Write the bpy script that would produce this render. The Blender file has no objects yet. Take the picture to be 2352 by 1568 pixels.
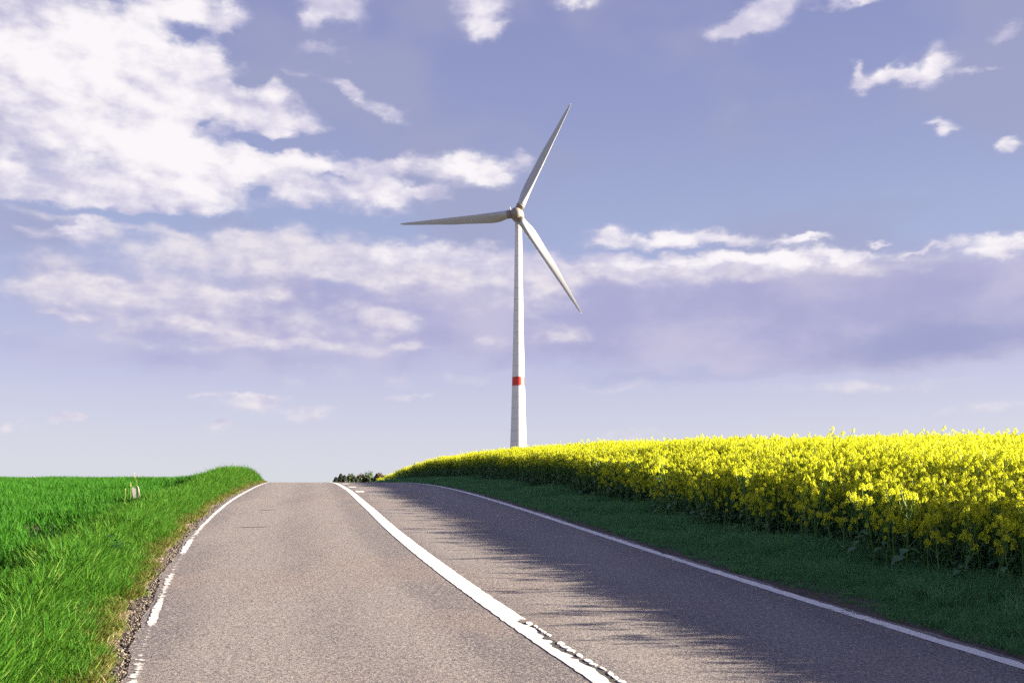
import bpy, math, random
import numpy as np
from mathutils import Vector, Matrix, Euler

random.seed(7)
rng = np.random.default_rng(7)
R = math.radians
scene = bpy.context.scene
COL = scene.collection

# ------------------------------------------------------------------ camera
EYE = 1.63
F, CX, VH = 2286.7, 1176.0, 1112.0          # focal length, centre and eye level of the photograph (2352 px wide)
cam_data = bpy.data.cameras.new('camera')
cam_data.lens = 35.0; cam_data.sensor_width = 36.0
cam_data.shift_y = (VH - 784.0) / 2352.0
cam_data.clip_start = 0.05; cam_data.clip_end = 20000
cam = bpy.data.objects.new('camera', cam_data); COL.objects.link(cam)
cam.location = (0, 0, EYE); cam.rotation_euler = (R(90), 0, 0)
scene.camera = cam

# ------------------------------------------------------------------ exposure
vs = scene.view_settings
vs.view_transform = 'Standard'; vs.look = 'None'; vs.gamma = 1.0; vs.use_curve_mapping = False
EXPO = 2.72
vs.exposure = EXPO
scene.render.engine = 'CYCLES'
cy = scene.cycles
cy.use_adaptive_sampling = True; cy.adaptive_threshold = 0.02
cy.max_bounces = 5; cy.diffuse_bounces = 2; cy.glossy_bounces = 2; cy.transmission_bounces = 4; cy.transparent_max_bounces = 8
cy.use_denoising = False
cy.sample_clamp_indirect = 0.9

# ------------------------------------------------------------------ sun
SUN_EL, SUN_AZ = R(13.6), R(90.5)            # azimuth clockwise from +Y (straight ahead)
to_sun = Vector((math.sin(SUN_AZ) * math.cos(SUN_EL), math.cos(SUN_AZ) * math.cos(SUN_EL), math.sin(SUN_EL)))
sl = bpy.data.lights.new('sun', 'SUN'); sl.energy = 5.0; sl.angle = R(0.55); sl.color = (1.0, 0.857, 0.645)
sun = bpy.data.objects.new('sun', sl); COL.objects.link(sun)
sun.rotation_euler = to_sun.to_track_quat('Z', 'Y').to_euler()

# ------------------------------------------------------------------ world: daylight sky with cumulus
def lin(c):
    return tuple((x / 255 / 12.92 if x / 255 <= 0.04045 else ((x / 255 + 0.055) / 1.055) ** 2.4) for x in c)

W_STR = 0.1
WK = 1.0 / (W_STR * 2 ** EXPO)
def wc(c, k=1.0):
    return tuple(v * WK * k for v in lin(c)) + (1.0,)

world = bpy.data.worlds.new('World'); scene.world = world; world.use_nodes = True
world.cycles.sampling_method = 'NONE'
nt = world.node_tree; nt.nodes.clear()
N = nt.nodes; L = nt.links
def wn(t, **k):
    n = N.new(t)
    for a, v in k.items(): setattr(n, a, v)
    return n
def setin(n, i, v):
    if isinstance(v, bpy.types.NodeSocket): L.new(v, n.inputs[i])
    else: n.inputs[i].default_value = v
def wm(op, a, b=None, c=None, clamp=False):
    n = wn('ShaderNodeMath', operation=op, use_clamp=clamp)
    setin(n, 0, a)
    if b is not None: setin(n, 1, b)
    if c is not None: setin(n, 2, c)
    return n.outputs[0]
def wsm(x, lo, hi):
    n = wn('ShaderNodeMapRange', interpolation_type='SMOOTHSTEP', clamp=True)
    setin(n, 0, x); n.inputs[1].default_value = lo; n.inputs[2].default_value = hi
    n.inputs[3].default_value = 0; n.inputs[4].default_value = 1
    return n.outputs[0]
def wnoise(vec, scale, detail=5, rough=0.55, col=False):
    n = wn('ShaderNodeTexNoise', noise_dimensions='2D')
    L.new(vec, n.inputs['Vector']); n.inputs['Scale'].default_value = scale
    n.inputs['Detail'].default_value = detail; n.inputs['Roughness'].default_value = rough
    return n.outputs['Color' if col else 'Fac']
def wmix(f, a, b):
    n = wn('ShaderNodeMix', data_type='RGBA'); n.clamp_factor = True
    setin(n, 0, f); setin(n, 6, a); setin(n, 7, b)
    return n.outputs[2]

tc = wn('ShaderNodeTexCoord')
sep = wn('ShaderNodeSeparateXYZ'); L.new(tc.outputs['Generated'], sep.inputs[0])
DEG = 180 / math.pi
az = wm('MULTIPLY', wm('ARCTAN2', sep.outputs[0], sep.outputs[1]), DEG)
el = wm('MULTIPLY', wm('ARCSINE', sep.outputs[2]), DEG)
comb = wn('ShaderNodeCombineXYZ'); L.new(az, comb.inputs[0]); L.new(el, comb.inputs[1])
P0 = comb.outputs[0]
# stretched coordinates for the noise (flatter towards the horizon)
vm = wn('ShaderNodeVectorMath', operation='MULTIPLY'); L.new(P0, vm.inputs[0]); vm.inputs[1].default_value = (0.55, 1.0, 1.0)
PS = vm.outputs[0]
warp1 = wnoise(PS, 0.33, 2, 0.5, True)
warp2 = wnoise(PS, 0.95, 5, 0.56, True)
def vadd(a, b, k):
    s = wn('ShaderNodeVectorMath', operation='SUBTRACT'); L.new(b, s.inputs[0]); s.inputs[1].default_value = (.5, .5, .5)
    m = wn('ShaderNodeVectorMath', operation='MULTIPLY'); L.new(s.outputs[0], m.inputs[0]); m.inputs[1].default_value = k
    a2 = wn('ShaderNodeVectorMath', operation='ADD'); L.new(a, a2.inputs[0]); L.new(m.outputs[0], a2.inputs[1])
    return a2.outputs[0]
PW = vadd(vadd(P0, warp1, (1.6, 1.0, 0)), warp2, (1.8, 1.4, 0))
PWs = vadd(vadd(P0, warp1, (4.5, 1.6, 0)), warp2, (3.2, 0.9, 0))

def sky_pos(x, v):
    xx, zz = (x - CX) / F, (VH - v) / F
    return math.degrees(math.atan(xx)), math.degrees(math.atan2(zz, math.hypot(1, xx)))
def blobs(lst, P):
    acc = None
    for ib, b in enumerate(lst):
        if ib and ib % 12 == 0:              # evaluate the blobs in batches (keeps the shader's stack small)
            cx_ = wn('ShaderNodeCombineXYZ'); L.new(wm('MULTIPLY', acc, 1e-7), cx_.inputs[0])
            va = wn('ShaderNodeVectorMath', operation='ADD'); L.new(P, va.inputs[0]); L.new(cx_.outputs[0], va.inputs[1]); P = va.outputs[0]
        x, v, rx, ry, s = b[:5]; rot = b[5] if len(b) > 5 else 0
        a, e = sky_pos(x, v)
        k = DEG / F
        if rot:
            m = wn('ShaderNodeMapping', vector_type='TEXTURE')
            L.new(P, m.inputs[0]); m.inputs[1].default_value = (a, e, 0); m.inputs[2].default_value = (0, 0, R(rot))
            m.inputs[3].default_value = (rx * k, ry * k, 1)
        else:
            m = wn('ShaderNodeVectorMath', operation='MULTIPLY_ADD'); L.new(P, m.inputs[0])
            m.inputs[1].default_value = (1 / (rx * k), 1 / (ry * k), 0); m.inputs[2].default_value = (-a / (rx * k), -e / (ry * k), 0)
        d = wn('ShaderNodeVectorMath', operation='DOT_PRODUCT'); L.new(m.outputs[0], d.inputs[0]); L.new(m.outputs[0], d.inputs[1])
        p = wm('POWER', 0.30, d.outputs['Value'])
        acc = wm('MULTIPLY', p, s) if acc is None else wm('MULTIPLY_ADD', p, s, acc)
    return acc

CUMULUS = [
 (60,60,250,120,.62),(290,90,180,95,.62),(90,210,260,100,.55),(60,330,330,120,.6),(330,250,170,80,.5),(390,320,150,110,.62),(60,440,240,50,.55),
 (300,455,200,38,.6),(470,432,150,48,.75),(490,150,80,60,.8),(430,12,120,40,.9),(530,235,48,34,.85,-20),
 (600,272,75,30,.85,-15),(695,288,72,34,1.0,-12),(640,224,52,28,1.0),(535,68,46,28,.8),(770,8,90,42,.95),
 (715,48,24,36,.75),(1105,15,72,44,1.0),(1128,58,34,28,.8),(1310,2,68,26,.9),(1775,18,78,36,1.0,25),
 (1670,74,60,22,1.0),(1720,52,40,26,.6,20),(1980,2,110,16,.95),(2030,176,60,18,1.0),(2095,182,55,20,1.0),(2155,152,44,34,1.25),(1975,198,36,17,.9),
 (1968,158,20,20,.85),(2243,163,34,10,.6),(2172,282,42,13,.95),(2325,332,22,15,.75),(2320,72,38,18,.6),
 (600,372,120,46,.85),(740,385,110,42,.85),(890,378,80,32,.7),(1060,385,120,38,1.0),(1140,402,50,24,.6),
 (1202,373,25,18,.75),(680,449,70,28,1.0),(860,446,115,44,1.0),(980,438,60,26,.55),(800,211,62,19,.85,-20),
 (905,268,42,24,.8,-25),(740,122,60,14,.6),(680,160,42,12,.5),(185,536,52,26,1.1),(90,549,36,13,.65),
 (920,575,200,30,.7),(1080,588,120,30,.6),(1190,603,120,20,.55),
 (1390,546,70,20,1.0),(1545,550,110,22,1.0),(1700,549,95,16,1.0),(1850,551,70,9,.95),(1440,600,210,24,.85),
 (1740,592,210,20,1.0),(1950,592,160,12,.85,3),(2100,584,90,7,.8,6),(2300,572,78,30,1.1),(2190,550,26,15,.75),
 (2025,553,24,7,.85),
 (430,78,40,20,-.9),(555,112,60,34,-.8),(625,322,95,15,-1.0),(800,322,130,26,-.7),(575,188,40,15,-.6),(590,446,28,22,-.7),(765,413,60,8,-.5),
 (478,284,16,12,-.7),(955,416,40,9,-.5),(1250,560,60,14,-.5),(1560,574,180,6,-.5),(330,500,420,14,-.6),(60,505,120,10,-.5),(2110,162,16,12,-.5),(2010,172,14,10,-.5),
]
BRIGHT = [(285,85,150,80,.9),(130,150,120,45,.5),(390,315,110,70,.9),(150,205,160,35,.35),(440,10,90,35,.6),(480,430,110,35,.5),(610,372,90,32,.6),(740,385,90,30,.55),
 (870,445,80,28,.5),(690,448,50,18,.5),(1060,380,80,24,.5),(120,300,220,30,.25),(1500,548,240,18,.5),(1700,592,330,16,.5),(2300,565,60,22,.6),(185,535,40,18,.5),(2100,165,90,20,.4)]
WISPS = [
 (150,655,150,24,.75),(320,668,150,22,.65),(620,585,260,40,.6),(660,686,44,10,.7),(230,660,260,50,.3),
 (560,772,180,13,.85,-6),(420,747,90,12,.6),(470,797,110,12,.5),(660,800,110,15,.6),(875,740,74,20,1.1),(900,797,80,15,.85),
 (1270,772,72,36,.65),(1140,776,52,17,.45),(1255,660,120,30,.55),(560,928,90,24,.85),(495,980,36,10,.95),
 (715,952,64,24,.7),(545,908,100,6,.8),(125,960,32,10,1.0),(40,981,32,14,.9),(1420,880,140,14,.35),(1950,888,330,20,.5),
 (2220,942,270,16,.55),(945,912,68,8,.55),(1450,1002,100,9,.45),(330,520,300,11,.55),(900,620,300,30,.6),(720,560,330,34,.6),
 (700,600,430,44,.75),(1020,605,300,36,.6),(480,700,420,46,.45),(1080,690,300,46,.35),(800,760,260,40,.35),
 (1480,622,260,26,.65),(1800,612,260,24,.6),(2020,602,160,18,.45),(1750,250,420,40,.16),(2100,420,420,50,.14),(1500,130,300,30,.14),
 (300,770,380,40,.3),(700,865,420,34,.28),(1150,860,300,30,.25),(200,600,220,24,.3),
 (150,712,36,8,.75),(560,670,160,14,.4),(1100,640,240,24,.35),(1600,640,300,22,.35),
]
VEIL = [(420,690,520,120,.7),(700,760,420,90,.5),(1150,700,420,120,.75),(1750,690,520,90,1.0),(2250,680,350,90,1.0),(1500,790,400,60,.55),
        (2050,800,420,60,.9),(300,830,700,40,.3),(60,200,180,260,.3)]
DARKV = [(2100,790,330,52,1.0),(1500,860,420,26,.55),(2300,740,200,60,.5)]
cum = blobs(CUMULUS, PW)
bri = blobs(BRIGHT, PWs)
wis = blobs(WISPS, PWs)
veil = blobs(VEIL, PWs)
dark = blobs(DARKV, PWs)
# outside the picture the clouds go on more sparsely, for a bluer ambient light
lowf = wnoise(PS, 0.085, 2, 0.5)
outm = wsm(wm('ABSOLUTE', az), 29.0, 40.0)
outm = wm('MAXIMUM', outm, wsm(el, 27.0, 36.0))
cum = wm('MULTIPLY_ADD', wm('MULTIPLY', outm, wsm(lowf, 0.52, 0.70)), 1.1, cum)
fb = wnoise(PS, 0.62, 6, 0.54)
fb2 = wnoise(PS, 0.26, 5, 0.52)
fbs = wm('SUBTRACT', fb, 0.5)
cum = wm('MINIMUM', cum, 1.15)
fb3 = wm('SUBTRACT', wnoise(PS, 1.5, 5, 0.55), 0.5)
pres = wm('MAXIMUM', wm('MINIMUM', wm('MULTIPLY', cum, 2.2), 1.0), 0.0)
field = wm('MULTIPLY_ADD', wm('MULTIPLY_ADD', fb3, 0.6, wm('MULTIPLY', fbs, 0.95)), pres, cum)
a_c = wsm(field, 0.12, 0.98)
# side of each billow that faces the sun is brighter
sh_ = wn('ShaderNodeVectorMath', operation='ADD'); L.new(PS, sh_.inputs[0]); sh_.inputs[1].default_value = (0.30, 0.38, 0)
fbo = wnoise(sh_.outputs[0], 0.62, 5, 0.54)
emb0 = wm('SUBTRACT', fb, fbo)
emb = wm('MULTIPLY', emb0, 1.2)
bri = wm('ADD', bri, emb)
b_c = wsm(wm('ADD', bri, wm('MULTIPLY_ADD', wm('SUBTRACT', fb2, 0.5), 1.6, wm('MULTIPLY_ADD', fbs, 1.0, wm('MULTIPLY', cum, 0.45)))), 0.05, 1.15)
a_w = wm('MULTIPLY', wsm(wm('MULTIPLY_ADD', wm('MULTIPLY', fbs, 1.1), wm('MINIMUM', wm('MULTIPLY', wis, 2.5), 1.0), wis), 0.12, 1.05), 0.85)
a_v = wm('MULTIPLY', wsm(wm('MULTIPLY_ADD', fbs, 0.5, veil), 0.10, 1.0), 0.8)
a_d = wm('MULTIPLY', wsm(dark, 0.2, 1.15), 0.8)

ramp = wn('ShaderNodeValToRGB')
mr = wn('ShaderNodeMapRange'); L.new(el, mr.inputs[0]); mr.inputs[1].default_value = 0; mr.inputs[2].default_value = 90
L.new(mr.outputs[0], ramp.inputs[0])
stops = [(0.0,(216,219,228)),(1.8,(209,210,226)),(5.6,(192,191,220)),(10,(169,175,212)),(15,(158,166,204)),(19.5,(147,153,195)),(26,(136,140,187)),(50,(98,106,180)),(90,(80,88,172))]  # unseen zenith deepened to blue-violet so the shaded asphalt turns more purple
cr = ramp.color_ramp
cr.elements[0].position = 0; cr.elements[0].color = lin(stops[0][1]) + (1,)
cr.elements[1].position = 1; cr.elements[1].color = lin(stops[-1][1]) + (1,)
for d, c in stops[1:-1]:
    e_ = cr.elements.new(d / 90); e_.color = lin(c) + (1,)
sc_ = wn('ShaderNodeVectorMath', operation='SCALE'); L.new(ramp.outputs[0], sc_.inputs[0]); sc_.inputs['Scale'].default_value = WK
sky = wn('ShaderNodeTexSky', sky_type='NISHITA'); sky.sun_disc = False
sky.sun_elevation = SUN_EL; sky.sun_rotation = SUN_AZ; sky.altitude = 200; sky.air_density = 1.0; sky.dust_density = 1.5; sky.ozone_density = 2.0
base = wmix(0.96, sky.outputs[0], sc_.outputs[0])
lum = wsm(fb2, 0.3, 0.7)
base = wmix(wm('MULTIPLY', wm('MULTIPLY', wsm(wnoise(PS, 0.16, 3, 0.5), 0.40, 0.66), 0.6), wsm(el, 6.0, 13.0)), base, wc((163,166,198)))
c1 = wmix(a_v, base, wmix(lum, wc((172,169,210)), wc((200,194,221))))
c1 = wmix(a_d, c1, wc((156,162,204)))
c1 = wmix(a_w, c1, wmix(wm('MULTIPLY_ADD', emb0, 2.2, wm('MULTIPLY_ADD', fb3, 1.6, 0.55), True), wc((205,200,223)), wc((240,233,238))))
ccol = wmix(b_c, wc((205,201,225)), wc((252,247,250)))
c1 = wmix(a_c, c1, ccol)
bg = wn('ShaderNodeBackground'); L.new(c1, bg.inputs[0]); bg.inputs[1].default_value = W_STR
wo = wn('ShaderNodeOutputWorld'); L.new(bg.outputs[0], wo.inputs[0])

# ------------------------------------------------------------------ helpers
def tag(o, label=None, cat=None, group=None, kind=None):
    if label: o['label'] = label
    if cat: o['category'] = cat
    if group: o['group'] = group
    if kind: o['kind'] = kind
    return o
def mesh_data(name, verts, faces, mats=(), smooth=False, midx=None, attrs=None):
    me = bpy.data.meshes.new(name)
    me.from_pydata([tuple(map(float, v)) for v in verts], [], [tuple(int(i) for i in f) for f in faces])
    for m in mats: me.materials.append(m)
    if midx is not None: me.polygons.foreach_set('material_index', np.asarray(midx, dtype=np.int32))
    if smooth: me.polygons.foreach_set('use_smooth', np.ones(len(me.polygons), dtype=bool))
    for k, (typ, dom, data) in (attrs or {}).items():
        a = me.attributes.new(k, typ, dom)
        a.data.foreach_set('vector' if typ == 'FLOAT_VECTOR' else 'value', np.asarray(data).ravel())
    me.update()
    return me
def link(name, me, parent=None):
    o = bpy.data.objects.new(name, me); COL.objects.link(o)
    if parent is not None: o.parent = parent
    return o
def empty(name, loc=(0, 0, 0)):
    o = bpy.data.objects.new(name, None); COL.objects.link(o); o.location = loc; o.empty_display_size = 0.2
    return o

class MB:
    def __init__(s): s.v = []; s.f = []; s.m = []
    def add(s, v, f, m=0):
        o = len(s.v); s.v += [tuple(p) for p in v]; s.f += [tuple(i + o for i in q) for q in f]; s.m += [m] * len(f)
    def tube(s, pts, rad, n=6, m=0, caps=True):
        pts = [Vector(p) for p in pts]; vv = []; ff = []
        for i, p in enumerate(pts):
            t = (pts[min(i + 1, len(pts) - 1)] - pts[max(i - 1, 0)]).normalized()
            a = t.orthogonal().normalized(); b = t.cross(a)
            if i and abs(a.dot(pa)) < 0.99:
                a = (pa - t * pa.dot(t)).normalized(); b = t.cross(a)
            pa = a
            for k in range(n):
                an = 2 * math.pi * k / n
                vv.append(p + (a * math.cos(an) + b * math.sin(an)) * rad[i])
        for i in range(len(pts) - 1):
            for k in range(n):
                ff.append((i * n + k, i * n + (k + 1) % n, (i + 1) * n + (k + 1) % n, (i + 1) * n + k))
        if caps: ff += [tuple(range(n))[::-1], tuple(range((len(pts) - 1) * n, len(pts) * n))]
        s.add(vv, ff, m)
    def lathe(s, prof, n=32, m=0, mat=None, caps=True):          # prof: (radius, z)
        vv = []; ff = []
        for r_, z in prof:
            for k in range(n):
                an = 2 * math.pi * k / n
                p = Vector((r_ * math.cos(an), r_ * math.sin(an), z))
                vv.append(mat @ p if mat else p)
        for i in range(len(prof) - 1):
            for k in range(n):
                ff.append((i * n + k, i * n + (k + 1) % n, (i + 1) * n + (k + 1) % n, (i + 1) * n + k))
        if caps: ff += [tuple(range(n))[::-1], tuple(range((len(prof) - 1) * n, len(prof) * n))]
        s.add(vv, ff, m)
    def box(s, c, h, rot=None, m=0):
        vv = []
        for x in (-1, 1):
            for y in (-1, 1):
                for z in (-1, 1):
                    p = Vector((x * h[0], y * h[1], z * h[2]))
                    if rot: p = rot @ p
                    vv.append(Vector(c) + p)
        s.add(vv, [(0, 1, 3, 2), (4, 6, 7, 5), (0, 4, 5, 1), (2, 3, 7, 6), (0, 2, 6, 4), (1, 5, 7, 3)], m)
    def mesh(s, name, mats, smooth=False): return mesh_data(name, s.v, s.f, mats, smooth, s.m)

# ------------------------------------------------------------------ materials
def new_mat(name):
    m = bpy.data.materials.new(name); m.use_nodes = True
    t = m.node_tree; b = t.nodes['Principled BSDF']
    return m, t, b
def nd(t, typ, ins=None, **k):
    n = t.nodes.new(typ)
    for a, v in k.items(): setattr(n, a, v)
    for i, v in (ins or {}).items():
        if isinstance(v, bpy.types.NodeSocket): t.links.new(v, n.inputs[i])
        else: n.inputs[i].default_value = v
    return n
def rgba(c): return tuple(c) + (1.0,)
def mixc(t, f, a, b, mode='MIX'):
    n = t.nodes.new('ShaderNodeMix'); n.data_type = 'RGBA'; n.blend_type = mode
    for i, v in ((0, f), (6, a), (7, b)):
        if isinstance(v, bpy.types.NodeSocket): t.links.new(v, n.inputs[i])
        else: n.inputs[i].default_value = v if i == 0 else rgba(v)
    return n.outputs[2]
def noise(t, scale, detail=3, rough=0.55, vec=None, out='Fac'):
    n = nd(t, 'ShaderNodeTexNoise', {'Scale': scale, 'Detail': detail, 'Roughness': rough})
    if vec is None:
        tcn = nd(t, 'ShaderNodeTexCoord'); vec = tcn.outputs['Object']
    t.links.new(vec, n.inputs['Vector'])
    return n.outputs[out]
def mrange(t, v, a, b, c=0.0, d=1.0, smooth=True):
    n = nd(t, 'ShaderNodeMapRange', {0: v, 1: a, 2: b, 3: c, 4: d})
    n.interpolation_type = 'SMOOTHSTEP' if smooth else 'LINEAR'
    return n.outputs[0]
def bump(t, b, h, strength, dist):
    n = nd(t, 'ShaderNodeBump', {'Strength': strength, 'Distance': dist, 'Height': h}); t.links.new(n.outputs[0], b.inputs['Normal'])
def simple(name, col, rough=0.6, metal=0.0, var=0.0, scale=8.0):
    m, t, b = new_mat(name)
    if var:
        c = mixc(t, noise(t, scale), [x * (1 - var) for x in col], [min(1, x * (1 + var)) for x in col])
        t.links.new(c, b.inputs['Base Color'])
    else: b.inputs['Base Color'].default_value = rgba(col)
    b.inputs['Roughness'].default_value = rough; b.inputs['Metallic'].default_value = metal
    return m
def leafy(name, c_lo, c_hi, c_alt=None, alt=0.1, trans=0.35, rough=0.5, tcol=None, spec=0.3):
    """thin leaf: diffuse + a little gloss + light passing through; colour varies leaf by leaf and plant by plant"""
    m, t, b = new_mat(name)
    at = nd(t, 'ShaderNodeAttribute', attribute_name='tint')
    oi = nd(t, 'ShaderNodeObjectInfo')
    c = mixc(t, at.outputs['Fac'], c_lo, c_hi)
    c = mixc(t, mrange(t, oi.outputs['Random'], 0.0, 1.0, 0.0, 0.4, False), c, [x * 0.75 for x in c_lo])
    if c_alt is not None:
        c = mixc(t, mrange(t, at.outputs['Fac'], 1 - alt, 1 - alt * 0.6), c, c_alt)
    t.links.new(c, b.inputs['Base Color']); b.inputs['Roughness'].default_value = rough
    b.inputs['Specular IOR Level'].default_value = spec
    tr = nd(t, 'ShaderNodeBsdfTranslucent')
    t.links.new(mixc(t, 0.5, c, tcol or c_hi), tr.inputs[0])
    mx = nd(t, 'ShaderNodeMixShader', {0: trans}); t.links.new(b.outputs[0], mx.inputs[1]); t.links.new(tr.outputs[0], mx.inputs[2])
    t.links.new(mx.outputs[0], t.nodes['Material Output'].inputs[0])
    return m

M = {}
M['verge'] = leafy('verge_grass_leaf', (0.013, 0.082, 0.005), (0.080, 0.195, 0.014), (0.16, 0.22, 0.05), 0.08, 0.35, 0.65, None, 0.15)
M['verge_dry'] = leafy('edge_grass_leaf', (0.048, 0.085, 0.009), (0.10, 0.115, 0.015), (0.15, 0.125, 0.035), 0.25, 0.3, 0.6)
M['verge_r'] = leafy('right_verge_leaf', (0.060, 0.205, 0.080), (0.14, 0.33, 0.12), (0.22, 0.24, 0.12), 0.06, 0.42, 0.6)
M['wheat'] = leafy('wheat_leaf', (0.012, 0.080, 0.004), (0.044, 0.160, 0.009), (0.08, 0.18, 0.02), 0.06, 0.35, 0.6, None, 0.15)
M['rape_green'] = leafy('rapeseed_stem', (0.075, 0.18, 0.04), (0.13, 0.25, 0.05), None, 0, 0.2, 0.5)
M['rape_leaf'] = leafy('rapeseed_leaf', (0.045, 0.125, 0.060), (0.085, 0.19, 0.085), None, 0, 0.25, 0.45)
M['petal'] = leafy('rapeseed_petal', (0.49, 0.50, 0.022), (0.64, 0.67, 0.038), None, 0, 0.48, 0.6, (0.63, 0.70, 0.018), 0.12)
M['bud'] = leafy('rapeseed_bud', (0.30, 0.34, 0.03), (0.46, 0.46, 0.04), None, 0, 0.2, 0.6)
M['weed'] = leafy('weed_leaf', (0.018, 0.075, 0.011), (0.04, 0.12, 0.018), None, 0, 0.3, 0.45)
M['straw'] = leafy('dry_stalk', (0.42, 0.34, 0.14), (0.55, 0.46, 0.22), None, 0, 0.2, 0.7)
M['bark'] = simple('bark', (0.09, 0.065, 0.05), 0.9, 0, 0.4, 3)

def road_mat():
    m, t, b = new_mat('asphalt')
    tcn = nd(t, 'ShaderNodeTexCoord'); o = tcn.outputs['Object']
    fine = noise(t, 95, 4, 0.7, o); med = noise(t, 28, 3, 0.6, o)
    vor = nd(t, 'ShaderNodeTexVoronoi', {'Scale': 110.0}); t.links.new(o, vor.inputs['Vector'])
    mp = nd(t, 'ShaderNodeMapping'); t.links.new(o, mp.inputs[0]); mp.inputs[2].default_value = (0, 0, R(-13)); mp.inputs[3].default_value = (1.3, 0.10, 1)
    big = noise(t, 0.9, 3, 0.55, mp.outputs[0])
    blot = noise(t, 0.6, 4, 0.6, o)
    grit = noise(t, 42, 3, 0.7, o)
    lat = nd(t, 'ShaderNodeAttribute', attribute_name='edge')          # place across the road, 0 left edge .. 1 right edge
    trk = nd(t, 'ShaderNodeFloatCurve'); cv = trk.mapping.curves[0]
    for p_ in ((.06, .55), (.16, .25), (.26, .55), (.36, .35), (.44, .85), (.50, .8), (.58, .35), (.70, .6), (.82, .35), (.93, .65)): cv.points.new(*p_)
    cv.points[0].location = (0, .9); cv.points[-1].location = (1, .9); trk.mapping.update()
    t.links.new(lat.outputs['Fac'], trk.inputs['Value'])
    wrn = nd(t, 'ShaderNodeMath', {0: big, 1: 0.9, 2: trk.outputs[0]}, operation='MULTIPLY_ADD')
    c = mixc(t, mrange(t, wrn.outputs[0], 0.70, 1.28), (0.176, 0.160, 0.160), (0.094, 0.084, 0.096))
    c = mixc(t, mrange(t, blot, 0.47, 0.66, 0, 0.6), c, (0.165, 0.128, 0.118))
    c = mixc(t, mrange(t, grit, 0.50, 0.64, 0, 0.8), c, (0.29, 0.265, 0.245))
    c = mixc(t, mrange(t, grit, 0.49, 0.38, 0, 0.8), c, (0.038, 0.033, 0.037))
    c = mixc(t, mrange(t, fine, 0.52, 0.66, 0, 0.6), c, (0.30, 0.275, 0.25))
    c = mixc(t, mrange(t, fine, 0.47, 0.36, 0, 0.7), c, (0.040, 0.035, 0.039))
    c = mixc(t, mrange(t, vor.outputs['Color'], 0.80, 0.95, 0, 0.55), c, (0.29, 0.265, 0.245))
    c = mixc(t, mrange(t, med, 0.40, 0.28, 0, 0.5), c, (0.06, 0.053, 0.053))
    t.links.new(c, b.inputs['Base Color'])
    t.links.new(mrange(t, fine, 0.3, 0.7, 0.62, 0.85), b.inputs['Roughness'])
    b.inputs['Specular IOR Level'].default_value = 0.35
    bump(t, b, fine, 0.5, 0.008)
    return m
M['road'] = road_mat()

def paint_mat(name, wear_lo, wear_hi, scale=14.0, col=(0.62, 0.62, 0.60)):
    """road paint with worn-through holes showing the asphalt under it"""
    m, t, b = new_mat(name)
    tcn = nd(t, 'ShaderNodeTexCoord'); o = tcn.outputs['Object']
    uv = nd(t, 'ShaderNodeAttribute', attribute_name='edge')       # 0 in the middle of the line, 1 at its rim
    wv = nd(t, 'ShaderNodeAttribute', attribute_name='wear')       # how worn this stretch is
    mp = nd(t, 'ShaderNodeMapping'); t.links.new(o, mp.inputs[0]); mp.inputs[3].default_value = (0.45, 1.0, 1)
    n1 = noise(t, scale, 5, 0.65, mp.outputs[0]); n2 = noise(t, 90, 3, 0.6, o)
    s = nd(t, 'ShaderNodeMath', {0: n1, 1: 0.75}, operation='MULTIPLY')
    s = nd(t, 'ShaderNodeMath', {0: n2, 1: 0.25, 2: s.outputs[0]}, operation='MULTIPLY_ADD')
    s = nd(t, 'ShaderNodeMath', {0: uv.outputs['Fac'], 1: -0.10, 2: s.outputs[0]}, operation='MULTIPLY_ADD')
    s = nd(t, 'ShaderNodeMath', {0: wv.outputs['Fac'], 1: -0.36, 2: s.outputs[0]}, operation='MULTIPLY_ADD')
    f = mrange(t, s.outputs[0], wear_lo, wear_hi)
    c = mixc(t, mrange(t, n2, 0.35, 0.6), [x * 0.82 for x in col], col)
    t.links.new(c, b.inputs['Base Color']); b.inputs['Roughness'].default_value = 0.6
    tr = nd(t, 'ShaderNodeBsdfTransparent')
    mx = nd(t, 'ShaderNodeMixShader', {0: f}); t.links.new(tr.outputs[0], mx.inputs[1]); t.links.new(b.outputs[0], mx.inputs[2])
    t.links.new(mx.outputs[0], t.nodes['Material Output'].inputs[0])
    return m
M['paint'] = paint_mat('road_paint', 0.19, 0.30, 20.0)

def soil_mat(name, a, bcol, scale, c3=None):
    m, t, b = new_mat(name)
    n = noise(t, scale, 6, 0.65); n2 = noise(t, scale * 6, 4, 0.65)
    c = mixc(t, mrange(t, n, 0.35, 0.65), a, bcol)
    c = mixc(t, mrange(t, n2, 0.55, 0.7, 0, 0.6), c, c3 or [x * 1.35 for x in bcol])
    c = mixc(t, mrange(t, n2, 0.45, 0.33, 0, 0.6), c, [x * 0.5 for x in a])
    t.links.new(c, b.inputs['Base Color']); b.inputs['Roughness'].default_value = 0.9
    b.inputs['Specular IOR Level'].default_value = 0.2
    bump(t, b, n2, 0.7, 0.03)
    return m
M['ground'] = soil_mat('field_soil', (0.055, 0.05, 0.032), (0.085, 0.08, 0.04), 2.5)
M['sand'] = soil_mat('sandy_soil', (0.17, 0.13, 0.085), (0.23, 0.185, 0.125), 6)
M['crumb'] = soil_mat('crumbled_asphalt', (0.055, 0.045, 0.042), (0.10, 0.082, 0.075), 14, (0.18, 0.155, 0.14))
M['crumb_r'] = soil_mat('dark_verge_soil', (0.06, 0.05, 0.05), (0.10, 0.085, 0.08), 12)
M['stone'] = simple('stone', (0.125, 0.105, 0.09), 0.85, 0, 0.6, 20)
M['crack'] = simple('crack_shadow', (0.03, 0.027, 0.026), 0.95)

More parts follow.
